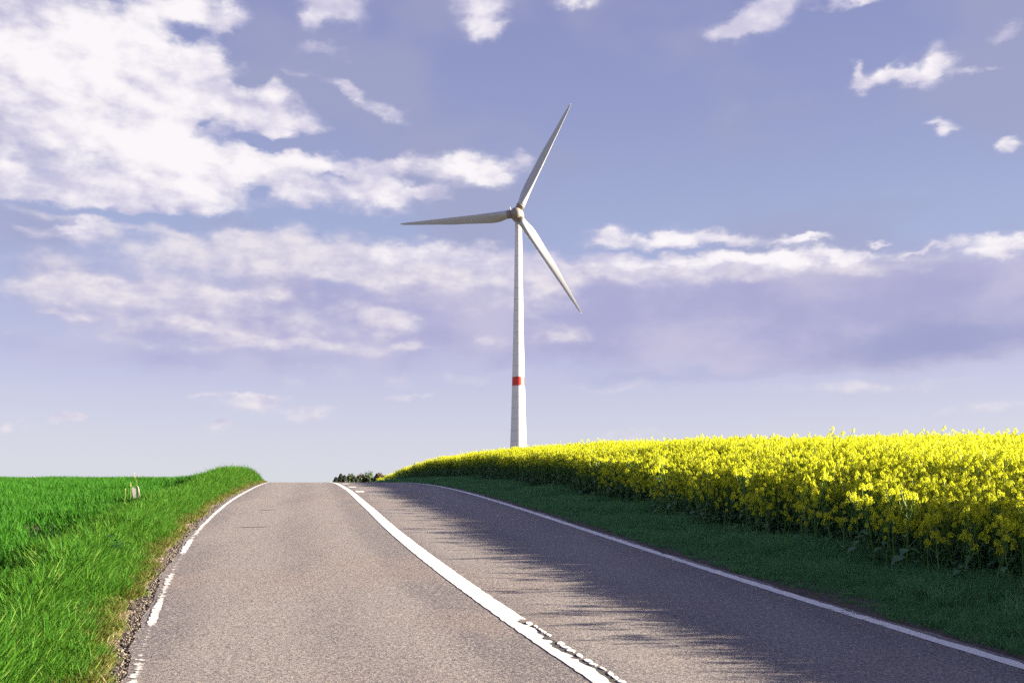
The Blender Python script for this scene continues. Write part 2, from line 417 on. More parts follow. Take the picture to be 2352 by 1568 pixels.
# ------------------------------------------------------------------ the lie of the land
def pchip(xs, ys):
    xs = np.array(xs, float); ys = np.array(ys, float)
    h = np.diff(xs); d = np.diff(ys) / h
    m = np.zeros_like(xs); m[0] = d[0]; m[-1] = d[-1]
    m[1:-1] = (d[:-1] * h[1:] + d[1:] * h[:-1]) / (h[1:] + h[:-1])
    def f(x):
        x = np.clip(np.asarray(x, float), xs[0], xs[-1])
        i = np.clip(np.searchsorted(xs, x) - 1, 0, len(h) - 1)
        tt = (x - xs[i]) / h[i]
        return ((2*tt**3 - 3*tt**2 + 1) * ys[i] + (tt**3 - 2*tt**2 + tt) * h[i] * m[i] + (-2*tt**3 + 3*tt**2) * ys[i+1] + (tt**3 - tt**2) * h[i] * m[i+1])
    return f
_zr = pchip([-60, -20, 0, 6.6, 10.3, 14.07, 19.7, 29.2, 38, 46, 55, 65, 80, 100, 150, 300, 600, 7000],
            [-5.4, -2.85, -1.63, -1.235, -1.0, -0.775, -0.49, -0.15, 0.03, 0.095, 0.09, 0.0, -0.33, -0.95, -3.2, -9, -14, -20])
def zr(y): return _zr(y) + EYE
XL = pchip([-60, -20, 0, 6.6, 8.24, 10.3, 14.07, 19.7, 29.2, 42.9, 60, 100, 200, 400, 7000],
           [24, 7.4, -0.3, -2.51, -3.0, -3.58, -4.55, -5.80, -7.70, -10.55, -14.6, -24.5, -55, -140, -3500])
def XR(y): return XL(y) + 6.0
def wob(x, y, a, s, ph=0.0):
    return a * (np.sin(x * s * 1.3 + y * s * 0.7 + ph) * 0.5 + np.sin(x * s * 0.53 - y * s * 1.1 + 1.7 + ph) * 0.5)
def ground_z(x, y):
    x = np.asarray(x, float); y = np.asarray(y, float)
    z = zr(y)
    sr = x - XR(y) - 0.18; slf = XL(y) - 0.18 - x
    sm = lambda v, a, b: np.clip((v - a) / (b - a), 0, 1) ** 2 * (3 - 2 * np.clip((v - a) / (b - a), 0, 1))
    near = 1 - sm(y, 90, 160)
    right = 0.10 * sm(sr, 0.5, 2.4) + 0.012 * np.clip(sr - 2.0, 0, 40) * near + 0.05 * sm(sr, 0.1, 0.5)
    mound = 0.30 * sm(slf, 0.15, 0.9) * (1 - sm(slf, 1.1, 2.9)) * sm(y, 24, 36) * (1 - sm(y, 48, 75))
    left = 0.07 * sm(slf, 0.25, 0.9) + mound - 0.08 * sm(slf, 1.2, 1.8)
    inside = (sr < 0) & (slf < 0)
    z = z + np.where(sr > 0, right, 0) + np.where(slf > 0, left, 0)
    z = z + np.where(inside, -0.06, 0.0) - np.where(~inside, 0.012, 0)
    w = wob(x, y, 0.03, 1.7) * sm(np.maximum(sr, slf), 0.3, 1.5)
    return z + w * near

ys = np.unique(np.concatenate([np.arange(-15, 0, 2.5), np.arange(0, 70, 0.5), np.arange(70, 160, 3), np.arange(160, 700, 25), np.geomspace(700, 7000, 12)]))
offl = np.concatenate([-np.geomspace(4000, 60, 14), -np.arange(56, 12, -3.0), -np.arange(12, 4, -0.8), -np.arange(4, 0.36, -0.3)])
off = np.concatenate([offl, [-0.30, -0.19, -0.17]])
V = []; ncol = None
for y in ys:
    a = XL(y); b = XR(y)
    xs = np.concatenate([a + off, [a + 1.5, a + 3, a + 4.5], b - off[::-1]])
    ncol = len(xs); z = ground_z(xs, np.full(ncol, y))
    V.append(np.stack([xs, np.full(ncol, y), z], 1))
V = np.concatenate(V); nr = len(ys)
ii, jj = np.meshgrid(np.arange(nr - 1), np.arange(ncol - 1), indexing='ij')
q = (ii * ncol + jj).ravel()
faces = np.stack([q, q + 1, q + ncol + 1, q + ncol], 1)
tag(link('ground', mesh_data('ground', V, faces, [M['ground']], True)), kind='structure')

# ------------------------------------------------------------------ the road
def strip(name, y0, y1, step, xa, xb, dz, mat, parent=None, ncols=2, jit_a=0.0, jit_b=0.0, wear=None, skirt=0.0, zf=None, smooth=True):
    yy = np.arange(y0, y1 + 1e-6, step); n = len(yy)
    A = xa(yy) + rng.normal(0, 1, n) * jit_a; B = xb(yy) + rng.normal(0, 1, n) * jit_b
    tt = np.linspace(0, 1, ncols)
    X = A[:, None] * (1 - tt) + B[:, None] * tt
    Y = np.repeat(yy[:, None], ncols, 1)
    Z = (zr(Y) if zf is None else zf(X, Y)) + dz
    edge = np.repeat(np.abs(tt * 2 - 1)[None], n, 0)
    if skirt:
        X = np.concatenate([X[:, :1] - 0.01, X[:, :1], X, X[:, -1:], X[:, -1:] + 0.01], 1); Y = np.repeat(yy[:, None], ncols + 4, 1)
        Z = np.concatenate([Z[:, :1] - skirt, Z[:, :1], Z, Z[:, -1:], Z[:, -1:] - skirt], 1); edge = np.clip((X - X.min(1, keepdims=True)) / (X.max(1, keepdims=True) - X.min(1, keepdims=True)), 0, 1); ncols += 4
    P = np.stack([X, Y, Z], 2).reshape(-1, 3)
    ii, jj = np.meshgrid(np.arange(n - 1), np.arange(ncols - 1), indexing='ij'); q = (ii * ncols + jj).ravel()
    fc = np.stack([q, q + 1, q + ncols + 1, q + ncols], 1)
    if skirt: fc = fc[(jj.ravel() != 1) & (jj.ravel() != ncols - 3)]      # the side faces keep their own edge
    w = np.zeros_like(Y) if wear is None else wear(Y)
    me = mesh_data(name, P, fc, [mat], smooth, None, {'edge': ('FLOAT', 'POINT', edge.ravel()), 'wear': ('FLOAT', 'POINT', w.ravel())})
    return link(name, me, parent)

def yjit(yy, a, s, ph): return a * (np.sin(yy * s + ph) * .5 + np.sin(yy * s * 2.7 + ph * 2) * .3 + np.sin(yy * s * 6.1 + ph) * .2)
road = strip('road', -14, 330, 0.25, lambda y: XL(y) - 0.06 + yjit(y, 0.035, 2.1, 0.4), lambda y: XR(y) + 0.13 + yjit(y, 0.05, 1.7, 2.0), 0.0,
             M['road'], ncols=14, jit_a=0.012, jit_b=0.015, skirt=0.08)
tag(road, kind='structure')
# left edge line: worn through near the camera, whole further up
def wear_left(y):
    return np.interp(y, [0, 5.4, 5.8, 6.4, 6.8, 7.2, 7.9, 8.2, 9.0, 9.4, 9.9, 10.4, 11.0, 11.6, 12.3, 12.6, 13.8, 14.2, 14.8, 16, 18, 22, 30],
                     [.8, .8, .58, .58, .68, .9, .95, .35, .4, .72, .62, .55, .72, .9, .8, .35, .3, .75, .55, .5, .42, .3, .22])
strip('edge_line', -5, 75, 0.08, lambda y: XL(y) - 0.012, lambda y: XL(y) + 0.060, 0.004, M['paint'], road, 5, 0.008, 0.003, wear_left)
strip('edge_line', -5, 75, 0.08, lambda y: XR(y) - 0.075, lambda y: XR(y) + 0.055, 0.004, M['paint'], road, 5, 0.003, 0.010, lambda y: 0.10 + 0.22 * (np.sin(y * 1.7) > .55))
CLX = lambda y: XL(y) + 6.0 * np.interp(y, [-20, 6, 14, 20, 26, 32, 40, 100], [.508, .506, .504, .499, .485, .472, .467, .467])
cw = lambda y: np.interp(y, [0, 12, 30, 60], [0.105, 0.10, 0.075, 0.07])
# below y ~ 8.3 a crack runs along the right half of the centre line
crx = lambda y: CLX(y) + 0.028 + yjit(y, 0.030, 5.0, 0.3)
strip('centre_line', 8.3, 75, 0.08, lambda y: CLX(y) - cw(y), lambda y: CLX(y) + cw(y), 0.004, M['paint'], road, 5, 0.003, 0.004)
strip('centre_line', -5, 8.3, 0.05, lambda y: CLX(y) - cw(y), lambda y: crx(y) - 0.012 * np.clip((8.3 - y) / 1.2, 0, 1), 0.004, M['paint'], road, 4, 0.004, 0.012)
strip('crack', 3, 8.25, 0.04, lambda y: crx(y) - 0.028 * np.clip((8.3 - y) / 1.0, 0, 1), lambda y: crx(y) + 0.035 * np.clip((8.3 - y) / 1.0, 0, 1), 0.0025, M['crack'], road, 2, 0.010, 0.010, smooth=False)
def chip_mesh(k):
    n = 9; b = MB(); vv = []
    for i in range(n):
        a = 2 * math.pi * i / n; r_ = random.uniform(.75, 1.1)
        vv.append((r_ * math.cos(a), r_ * math.sin(a), 0.004))
    top = vv; low = [(x * 1.06, y * 1.06, -0.002) for x, y, z in vv]
    b.add(top + low, [tuple(range(n))] + [(i, i + n, (i + 1) % n + n, (i + 1) % n) for i in range(n)])
    me = b.mesh('paint_flake', [M['paint']])
    return me
flakes = [chip_mesh(k) for k in range(4)]
y = 4.6
while y < 8.3:
    ln = random.uniform(0.07, 0.15)
    x0 = float(crx(y)) + 0.03; x1 = float(CLX(y)) + 0.108
    if x1 - x0 > 0.012 and random.random() > .12:
        o = link('paint_flake', random.choice(flakes), road)
        o.location = ((x0 + x1) / 2 + random.uniform(-.006, .006), y, float(zr(y)) + 0.0035)
        o.scale = ((x1 - x0) / 2 * random.uniform(.85, 1.05), ln / 2 * 0.93, 1)
        o.rotation_euler = (math.atan(0.055), 0, random.uniform(-.15, .35))
    y += ln * random.uniform(0.98, 1.12)
# short dashes beside the solid line, towards the crest
for yd, ln in ((27.0, 1.2), (31.3, 1.2), (36.6, 1.4)):
    xx = lambda y, yd=yd: CLX(y) + 0.27 + (yd - 27) * 0.004
    strip('lane_dash', yd, yd + ln, 0.25, lambda y: xx(y) - 0.12, lambda y: xx(y) + 0.12, 0.004, M['paint'], road, 4)
# a few dark seams across the lanes
def seam(y0, xa, xb, w):
    yy = np.linspace(0, 1, 26); v = []; f = []
    for i, u in enumerate(yy):
        x = xa + (xb - xa) * u; wy = y0 + yjit(np.array(x), 0.10, 2.2, y0) ; th = w * math.sin(math.pi * min(max(u, .02), .98)) * random.uniform(.4, 1.2)
        for s in (-1, 1): v.append((x, float(wy) + s * th, float(zr(wy + s * th)) + 0.004))
        if i: f.append((2*i-2, 2*i-1, 2*i+1, 2*i))
    link('crack', mesh_data('crack', v, f, [M['crack']]), road)
seam(24.0, -3.0, -2.2, 0.10); seam(34.5, -5.2, -4.3, .12); seam(15.8, -4.4, -3.8, .05); seam(36.5, -7.8, -7.2, 0.09); seam(19.5, -5.0, -4.6, .06)

# ragged shoulder and sandy soil between asphalt and grass
sh = strip('crumbled_shoulder', -6, 70, 0.06, lambda y: XL(y) - 0.20 + yjit(y, 0.05, 1.9, 1.1), lambda y: XL(y) - 0.02, -0.010, M['crumb'], None, 9, 0.02, 0.01,
           zf=lambda X, Y: zr(Y) + rng.normal(0, 0.006, X.shape))
tag(sh, kind='structure')
so = strip('soil_strip', -6, 75, 0.15, lambda y: XL(y) - 0.95 + yjit(y, .1, 1.1, .2), lambda y: XL(y) - 0.17, 0.006, M['sand'], None, 8, 0.02, 0.01,
           zf=lambda X, Y: np.maximum(ground_z(X, Y), zr(Y) - 0.02) + rng.normal(0, 0.004, X.shape))
tag(so, kind='structure')
sr_ = strip('soil_strip', -6, 75, 0.15, lambda y: XR(y) + 0.06, lambda y: XR(y) + 0.55 + yjit(y, .06, 1.3, .9), 0.004, M['crumb_r'], None, 7, 0.01, 0.03,
            zf=lambda X, Y: np.where(X < XR(Y) + .2, zr(Y) - 0.02, ground_z(X, Y)) + rng.normal(0, 0.004, X.shape))
tag(sr_, kind='structure')

# ------------------------------------------------------------------ scatter (only for what nobody could count)
def scatter_group(name, protos):
    ng = bpy.data.node_groups.new(name, 'GeometryNodeTree')
    ng.interface.new_socket('Geometry', in_out='INPUT', socket_type='NodeSocketGeometry')
    ng.interface.new_socket('Geometry', in_out='OUTPUT', socket_type='NodeSocketGeometry')
    n = ng.nodes; l = ng.links
    gi = n.new('NodeGroupInput'); go = n.new('NodeGroupOutput')
    jn = n.new('GeometryNodeJoinGeometry')
    for p in protos:
        oi = n.new('GeometryNodeObjectInfo'); oi.inputs['Object'].default_value = p; oi.inputs['As Instance'].default_value = True
        l.new(oi.outputs['Geometry'], jn.inputs[0])
    ip = n.new('GeometryNodeInstanceOnPoints'); ip.inputs['Pick Instance'].default_value = True
    def attr(nm, typ):
        a = n.new('GeometryNodeInputNamedAttribute'); a.data_type = typ; a.inputs[0].default_value = nm
        return [o for o in a.outputs if o.enabled][0]
    l.new(gi.outputs[0], ip.inputs['Points']); l.new(jn.outputs[0], ip.inputs['Instance'])
    l.new(attr('idx', 'INT'), ip.inputs['Instance Index'])
    l.new(attr('scl', 'FLOAT_VECTOR'), ip.inputs['Scale'])
    er = n.new('FunctionNodeEulerToRotation'); l.new(attr('rot', 'FLOAT_VECTOR'), er.inputs[0]); l.new(er.outputs[0], ip.inputs['Rotation'])
    l.new(ip.outputs[0], go.inputs[0])
    return ng
def scatter(name, pts, rots, scls, protos, label, cat):
    n = len(pts)
    me = bpy.data.meshes.new(name); me.vertices.add(n); me.vertices.foreach_set('co', np.asarray(pts, np.float32).ravel())
    for k, t_, d in (('rot', 'FLOAT_VECTOR', rots), ('scl', 'FLOAT_VECTOR', scls)):
        a = me.attributes.new(k, t_, 'POINT'); a.data.foreach_set('vector', np.asarray(d, np.float32).ravel())
    a = me.attributes.new('idx', 'INT', 'POINT'); a.data.foreach_set('value', rng.integers(0, len(protos), n).astype(np.int32))
    o = link(name, me)
    md = o.modifiers.new('scatter', 'NODES'); md.node_group = scatter_group(name, protos)
    tag(o, label, cat, None, 'stuff')
    return o
def proto(name, me): return bpy.data.objects.new(name, me)     # never linked: only the scatters draw it

def blade_mesh(name, n, rad, h0, h1, w0, w1, lean0, lean1, curl, mat, wind=(0, 0), extra=None):
    V = []; Fc = []; T = []
    for i in range(n):
        a = random.uniform(0, 2 * math.pi); rr = rad * math.sqrt(random.random())
        bx, by = rr * math.cos(a), rr * math.sin(a)
        h = random.uniform(h0, h1) * (1 - .25 * rr / max(rad, 1e-6)); w = random.uniform(w0, w1)
        hd = random.uniform(0, 2 * math.pi); ln = random.uniform(lean0, lean1); cu = random.uniform(.4, 1.2) * curl
        dx, dy = math.cos(hd) * ln + wind[0] * random.uniform(.4, 1.2), math.sin(hd) * ln + wind[1] * random.uniform(.4, 1.2)
        fa = random.uniform(0, math.pi); px, py = math.cos(fa), math.sin(fa)
        tw = random.uniform(-.8, .8); o = len(V); tt = random.random()
        for k, u in enumerate((0.0, 0.38, 0.72)):
            b = u + cu * u * u; ang = fa + tw * u; qx, qy = math.cos(ang), math.sin(ang)
            z = h * (u - 0.42 * cu * u ** 3 * min(1, math.hypot(dx, dy)))
            cx_, cy_ = bx + dx * h * b, by + dy * h * b; ww = w * (1 - .35 * u) * .5
            V.append((cx_ - qx * ww, cy_ - qy * ww, z)); V.append((cx_ + qx * ww, cy_ + qy * ww, z))
        u = 1.0; b = u + cu
        V.append((bx + dx * h * b, by + dy * h * b, h * (u - 0.42 * cu * min(1, math.hypot(dx, dy)))))
        Fc += [(o, o + 1, o + 3, o + 2), (o + 2, o + 3, o + 5, o + 4), (o + 4, o + 5, o + 6)]
        T += [tt] * 7
    return mesh_data(name, V, Fc, [mat], True, None, {'tint': ('FLOAT', 'POINT', T)})

def in_view(x, y, ml=1.2, mr=1.2, k=0.56): return (x > -k * y - ml) & (x < k * y + mr)

def patch_noise(x, y, s, ph): return np.sin(x * s + ph) * np.sin(y * s * .8 + ph * 1.7) * .5 + np.sin(x * s * 2.3 + y * s * 1.9 + ph) * .3 + np.sin(x * s * .6 - y * s * .5) * .2

# --- left verge: long bright grass blown towards the road
vp = [proto('verge_clump', blade_mesh('verge_clump', 36, .13, .15, .38, .006, .014, .15, .75, .6, M['verge'], (.10, .06))) for _ in range(7)]
def gen(n, y0, y1, s0, s1, side, dens_pow=1.0):
    u = rng.random(n); yy = y0 + (y1 - y0) * u ** dens_pow
    s = s0 + (s1 - s0) * rng.random(n)
    xx = XL(yy) - s if side < 0 else XR(yy) + s
    return xx, yy, s
xx, yy, s = gen(13000, 2.5, 75, .28, 1.45, -1, 1.9)
edge = .38 + yjit(yy, .10, 1.6, .7) + yjit(yy, .06, 7, .1)
keep = in_view(xx, yy, 1.5, 2) & (s > edge)
xx, yy, s = xx[keep], yy[keep], s[keep]; n = len(xx)
hs = (.55 + .5 * np.clip((s - .4) / .7, 0, 1)) * (1 + .28 * patch_noise(xx, yy, 2.2, .5)) * rng.uniform(.8, 1.15, n)
hs = hs * np.where(s > 1.1, .8, 1.0) * np.where((yy > 26) & (s > .6), np.where(rng.random(n) < .12, 1.35, 1.05), 1.0)
scatter('verge_grass', np.stack([xx, yy, ground_z(xx, yy) - .01], 1),
        np.stack([rng.normal(0, .08, n), rng.normal(0.05, .08, n), rng.normal(0, 1.3, n)], 1),
        np.stack([np.clip(hs, .5, 1.1) * 1.05, np.clip(hs, .5, 1.1) * 1.05, hs], 1), vp, 'long bright green grass on the verge left of the road', 'grass')
# short yellowish grass fringe next to the sandy soil
fp = [proto('fringe_clump', blade_mesh('fringe_clump', 34, .09, .04, .12, .004, .008, .3, .9, .5, M['verge_dry'])) for _ in range(5)]
xx, yy, s = gen(22000, 2.5, 70, .16, .75, -1, 1.9)
edge = .25 + yjit(yy, .10, 1.6, .7) + yjit(yy, .07, 7, .1)
keep = in_view(xx, yy, 1.5, 2) & (s > edge) & (rng.random(len(s)) < .35 + .65 * np.clip((s - edge) / .25, 0, 1)); xx, yy, s = xx[keep], yy[keep], s[keep]; n = len(xx)
h = rng.uniform(.6, 1.3, n)
scatter('fringe_grass', np.stack([xx, yy, ground_z(xx, yy)], 1), np.stack([np.zeros(n), np.zeros(n), rng.uniform(0, 6.28, n)], 1),
        np.stack([h, h, h], 1), fp, 'short yellowish grass fringe along the sandy soil left of the road', 'grass')
# --- wheat in drilled rows
wp = [proto('wheat_clump', blade_mesh('wheat_clump', 13, .05, .20, .36, .009, .016, .10, .45, .6, M['wheat'], (.06, .02))) for _ in range(6)]
PX = []; PY = []
for (y0, y1, sp, ds) in ((5, 22, .13, .075), (22, 42, .17, .13), (42, 74, .26, .22)):
    ss = np.arange(1.72, 34, sp); yv = np.arange(y0, y1, ds)
    S, Yv = np.meshgrid(ss, yv); S = S.ravel() + rng.normal(0, .02, S.size); Yv = Yv.ravel() + rng.normal(0, ds * .3, S.size)
    X = XL(Yv) - S; k = in_view(X, Yv, 1.5, 0, .535); PX.append(X[k]); PY.append(Yv[k])
xx = np.concatenate(PX); yy = np.concatenate(PY)
thin = np.clip(1.25 - np.abs((XL(yy) - xx) - 2.3 - .5 * np.sin(yy * .4)) , 0, 1) * (patch_noise(xx, yy, .9, 4) > -.1) * .75
keep = rng.random(len(xx)) > .04 + thin
gap = ((xx + 7.6) ** 2 / .5 + (yy - 19.3) ** 2 / .35) < 1
keep &= ~gap
xx, yy = xx[keep], yy[keep]; n = len(xx)
h = rng.uniform(.85, 1.15, n) * (1 + .10 * patch_noise(xx, yy, .7, 2))
wd = np.where(yy > 42, 1.5, np.where(yy > 22, 1.15, 1.0))
scatter('wheat_crop', np.stack([xx, yy, ground_z(xx, yy) - .01], 1), np.stack([rng.normal(0, .06, n), rng.normal(0, .06, n), rng.uniform(0, 6.28, n)], 1),
        np.stack([wd, wd, h], 1), wp, 'green young wheat growing in rows over the field on the left', 'wheat')
# --- right verge in the shade of the rapeseed
rp = [proto('shade_clump', blade_mesh('shade_clump', 44, .11, .09, .24, .004, .009, .15, .6, .6, M['verge_r'], (-.05, .05))) for _ in range(6)]
xx, yy, s = gen(25000, 3, 75, .22, 2.3, 1, 1.9)
edge = .30 + yjit(yy, .07, 1.9, 2.7) + yjit(yy, .04, 8, .1)
keep = in_view(xx, yy, 2, 1.5) & (s > edge); xx, yy, s = xx[keep], yy[keep], s[keep]; n = len(xx)
h = (.35 + .42 * np.clip((s - .3) / .8, 0, 1)) * (1 + .75 * patch_noise(xx, yy, 1.6, 3)) * rng.uniform(.8, 1.2, n)
scatter('verge_grass', np.stack([xx, yy, ground_z(xx, yy) - .01], 1), np.stack([rng.normal(0, .08, n), rng.normal(0, .08, n), rng.uniform(0, 6.28, n)], 1),
        np.stack([np.clip(h, .6, 1.2), np.clip(h, .6, 1.2), h], 1), rp, 'dark shaded grass on the verge between road and rapeseed', 'grass')

tp = [proto('tuft_clump', blade_mesh('tuft_clump', 60, .10, .16, .34, .004, .008, .2, .75, .8, M['verge_r'], (-.10, .05))) for _ in range(4)]
n = 260; yy = 5 + 40 * rng.random(n) ** 1.5; s = rng.uniform(.35, 1.7, n); xx = XR(yy) + s; h = rng.uniform(.5, 1.25, n) * np.where(s < .7, .55, 1)
scatter('grass_tufts', np.stack([xx, yy, ground_z(xx, yy) - .01], 1), np.stack([np.zeros(n), np.zeros(n), rng.uniform(0, 6.28, n)], 1),
        np.stack([h, h, h], 1), tp, 'taller grass tufts on the shaded verge right of the road', 'grass')

# ------------------------------------------------------------------ rapeseed
def quad(c, nrm, size, asp=1.0, spin=None):
    nrm = Vector(nrm).normalized(); a = nrm.orthogonal().normalized(); b = nrm.cross(a)
    sp = random.uniform(0, 6.28) if spin is None else spin
    u = a * math.cos(sp) + b * math.sin(sp); v = nrm.cross(u)
    c = Vector(c)
    return [c - u * size * .5, c - v * size * asp * .5 - nrm * size * .12, c + u * size * .5, c + v * size * asp * .5 - nrm * size * .12]
def head_geo(rad=.032, hgt=.06, n=20, sz=.019):
    """one raceme: open four-petalled flowers round a short axis, buds on top"""
    g = MB(); T = []
    for i in range(n):
        a = i * 2.4 + random.uniform(-.3, .3); u = (i + .5) / n
        r_ = rad * (1.0 - .55 * u) * random.uniform(.8, 1.15); z = hgt * (u - .55)
        nr_ = Vector((math.cos(a), math.sin(a), .25 + 1.1 * u)) + Vector((random.uniform(-.4, .4), random.uniform(-.4, .4), random.uniform(-.3, .3)))
        s_ = sz * random.uniform(.8, 1.2)
        g.add(quad((r_ * math.cos(a), r_ * math.sin(a), z), nr_, s_ * 1.25, 1.0), [(0, 1, 2), (0, 2, 3)], 0)
    for i in range(4):
        a = i * 1.57; c = (rad * .28 * math.cos(a), rad * .28 * math.sin(a), hgt * .52)
        g.add(quad(c, (math.cos(a) * .6, math.sin(a) * .6, 1), sz * .7), [(0, 1, 2, 3)], 1)
    return g
def leaf_geo(ln, wd, droop, fold=.25):
    """broad wavy rapeseed leaf growing along +X from its stalk"""
    g = MB(); v = []; f = []; m = 6
    prof = [.10, .16, .75, 1.0, .8, .35, .02]
    for i in range(m + 1):
        u = i / m; x = ln * u; z = ln * (.35 * u - droop * u * u)
        w = wd * .5 * prof[i] * random.uniform(.85, 1.15)
        v += [(x, -w, z + fold * w + random.uniform(-.06, .06) * wd), (x, 0, z), (x, w, z + fold * w + random.uniform(-.06, .06) * wd)]
        if i:
            a = 3 * (i - 1); b_ = 3 * i
            f += [(a, b_, b_ + 1, a + 1), (a + 1, b_ + 1, b_ + 2, a + 2)]
    g.add(v, f, 0); return g
def xform(g, mat): return [mat @ Vector(p) for p in g.v]
def plant_layout(H, nb, nl, low=.5):
    """stem path, branch paths, head positions, leaf placements"""
    k = (random.uniform(-.06, .06), random.uniform(-.06, .06))
    sp = lambda u: Vector((k[0] * H * u * u * 1.6, k[1] * H * u * u * 1.6, H * u))
    br = []; hd = [(sp(1.0), 1.15)]
    for i in range(nb):
        u = random.uniform(low, .82); a = i * 2.4 + random.uniform(-.4, .4); L_ = H * random.uniform(.16, .34) * (1.1 - .5 * u + .2)
        p0 = sp(u); out = random.uniform(.38, .62)
        p1 = p0 + Vector((math.cos(a) * L_ * out * .6, math.sin(a) * L_ * out * .6, L_ * .45))
        p2 = p0 + Vector((math.cos(a) * L_ * out, math.sin(a) * L_ * out, L_ * 1.0))
        br.append((p0, p1, p2)); hd.append((p2, random.uniform(.6, 1.15)))
    lv = []
    for i in range(nl):
        u = random.uniform(.06, .5); a = i * 2.2 + random.uniform(-.5, .5)
        ln = H * random.uniform(.14, .27) * (1.2 - u)
        lv.append((sp(u), a, ln, ln * random.uniform(.42, .58), random.uniform(.3, .8)))
    return sp, br, hd, lv
def stem_geo(sp, br, H):
    g = MB()
    g.tube([sp(0), sp(.35), sp(.7), sp(1)], [.0075, .006, .004, .002], 4, 0, False)
    for b in br: g.tube(b, [.0032, .0026, .0016], 3, 0, False)
    return g
def tinted(name, g, mats, smooth=False):
    me = g.mesh(name, mats, smooth); n = len(me.polygons)
    a = me.attributes.new('tint', 'FLOAT', 'FACE'); a.data.foreach_set('value', rng.random(n).astype(np.float32))
    return me
def whole_plant(H, nb, nl, nf=20):
    sp, br, hd, lv = plant_layout(H, nb, nl)
    g = stem_geo(sp, br, H); g.m = [2] * len(g.m)
    for p, k in hd:
        h = head_geo(.030, .058, int(nf * random.uniform(.6, 1.1)), .0155)
        mt = Matrix.Translation(p) @ Euler((random.uniform(-.3, .3), random.uniform(-.3, .3), random.uniform(0, 6))).to_matrix().to_4x4() @ Matrix.Scale(k, 4)
        o = len(g.v); g.v += [tuple(q) for q in xform(h, mt)]; g.f += [tuple(i + o for i in q) for q in h.f]; g.m += h.m
    for p, a, ln, wd, dr in lv:
        h = leaf_geo(ln, wd, dr); mt = Matrix.Translation(p) @ Matrix.Rotation(a, 4, 'Z')
        o = len(g.v); g.v += [tuple(q) for q in xform(h, mt)]; g.f += [tuple(i + o for i in q) for q in h.f]; g.m += [3] * len(h.f)
    return tinted('rapeseed', g, [M['petal'], M['bud'], M['rape_green'], M['rape_leaf']])
FOOT = 1.68                                  # distance from the right edge line to the first plants
tall = [proto('rapeseed_tall', whole_plant(random.uniform(1.0, 1.12), random.randint(10, 14), 7, 24)) for _ in range(8)]
def rape_pts(n, y0, y1, d0, d1, pw):
    u = rng.random(n); yy = y0 + (y1 - y0) * u ** pw; d = d0 + (d1 - d0) * rng.random(n)
    xx = XR(yy) + FOOT + d + yjit(yy, .18, 1.1, .3)
    k = in_view(xx, yy, 2.5, 5.0, .60); return xx[k], yy[k], d[k]
a = [rape_pts(14000, 0, 74, .25, 3.2, 1.5), rape_pts(13000, 0, 76, 3.2, 9, 1.3), rape_pts(12000, 4, 80, 9, 26, 1.1)]
xx = np.concatenate([q[0] for q in a]); yy = np.concatenate([q[1] for q in a]); dd = np.concatenate([q[2] for q in a]); n = len(xx)
fl = np.interp(yy, [0, 14, 34, 60], [.60, .64, .84, .80])
h = (fl + (1.02 - fl) * np.clip(dd / 2.8, 0, 1) ** .8) * rng.uniform(.88, 1.08, n) * (1 + .05 * patch_noise(xx, yy, .9, 1)) * np.where(rng.random(n) < .05, rng.uniform(1.04, 1.11, n), 1)
h = h * np.interp(yy, [52, 72], [1, .5])
lean = -.22 * (1 - np.clip(dd / .9, 0, 1))
scatter('rapeseed_crop', np.stack([xx, yy, ground_z(xx, yy) - .01], 1), np.stack([rng.normal(0, .09, n), rng.normal(0, .09, n) + lean * rng.random(n), rng.uniform(0, 6.28, n)], 1),
        np.stack([h, h, h], 1), tall, 'dense yellow flowering rapeseed filling the field right of the road', 'rapeseed')
# the plants of the front row, one by one
heads = [tinted('flower_head', head_geo(.034, .062, 26, .016), [M['petal'], M['bud']]) for _ in range(4)]
leaves = [tinted('leaf', leaf_geo(1, random.uniform(.45, .6), random.uniform(.35, .8)), [M['rape_leaf']], True) for _ in range(4)]
GROUP = 'rapeseed plants along the front of the field'
def make_front(H, nb, nl):
    root = empty('rapeseed_plant')
    sp, br, hd, lv = plant_layout(H, nb, nl, .30)
    link('stem', tinted('stem', stem_geo(sp, br, H), [M['rape_green']]), root)
    for p, k in hd:
        o = link('flower_head', random.choice(heads), root); o.location = p; o.scale = (k, k, k)
        o.rotation_euler = (random.uniform(-.3, .3), random.uniform(-.3, .3), random.uniform(0, 6))
    for p, a, ln, wd, dr in lv:
        o = link('leaf', random.choice(leaves), root); o.location = p; o.rotation_euler = (0, 0, a); o.scale = (ln, ln, ln)
    return root
protos = [make_front(random.uniform(.62, .92), random.randint(7, 9), 5) for _ in range(5)]
def copy_tree(o):
    c = o.copy(); COL.objects.link(c)
    for ch in o.children:
        k = ch.copy(); COL.objects.link(k); k.parent = c
    return c
spots = []
y = 6.9
while y < 22 and len(spots) < 130:
    y += random.uniform(.05, .16)
    spots.append((float(XR(y)) + FOOT + random.uniform(-.18, .35) + float(yjit(np.array(y), .18, 1.1, .3)), y))
for i, (x, y) in enumerate(spots):
    o = protos[i] if i < len(protos) else copy_tree(protos[i % len(protos)])
    o.location = (x, y, float(ground_z(x, y)) - .01)
    o.rotation_euler = (random.gauss(0, .08), random.gauss(-.14, .10), random.uniform(-3.1, 3.1))
    k = random.uniform(.8, 1.1); o.scale = (k, k, k)
    tag(o, 'yellow flowering rapeseed plant in the front row of the field beside the shaded verge', 'rapeseed', GROUP)

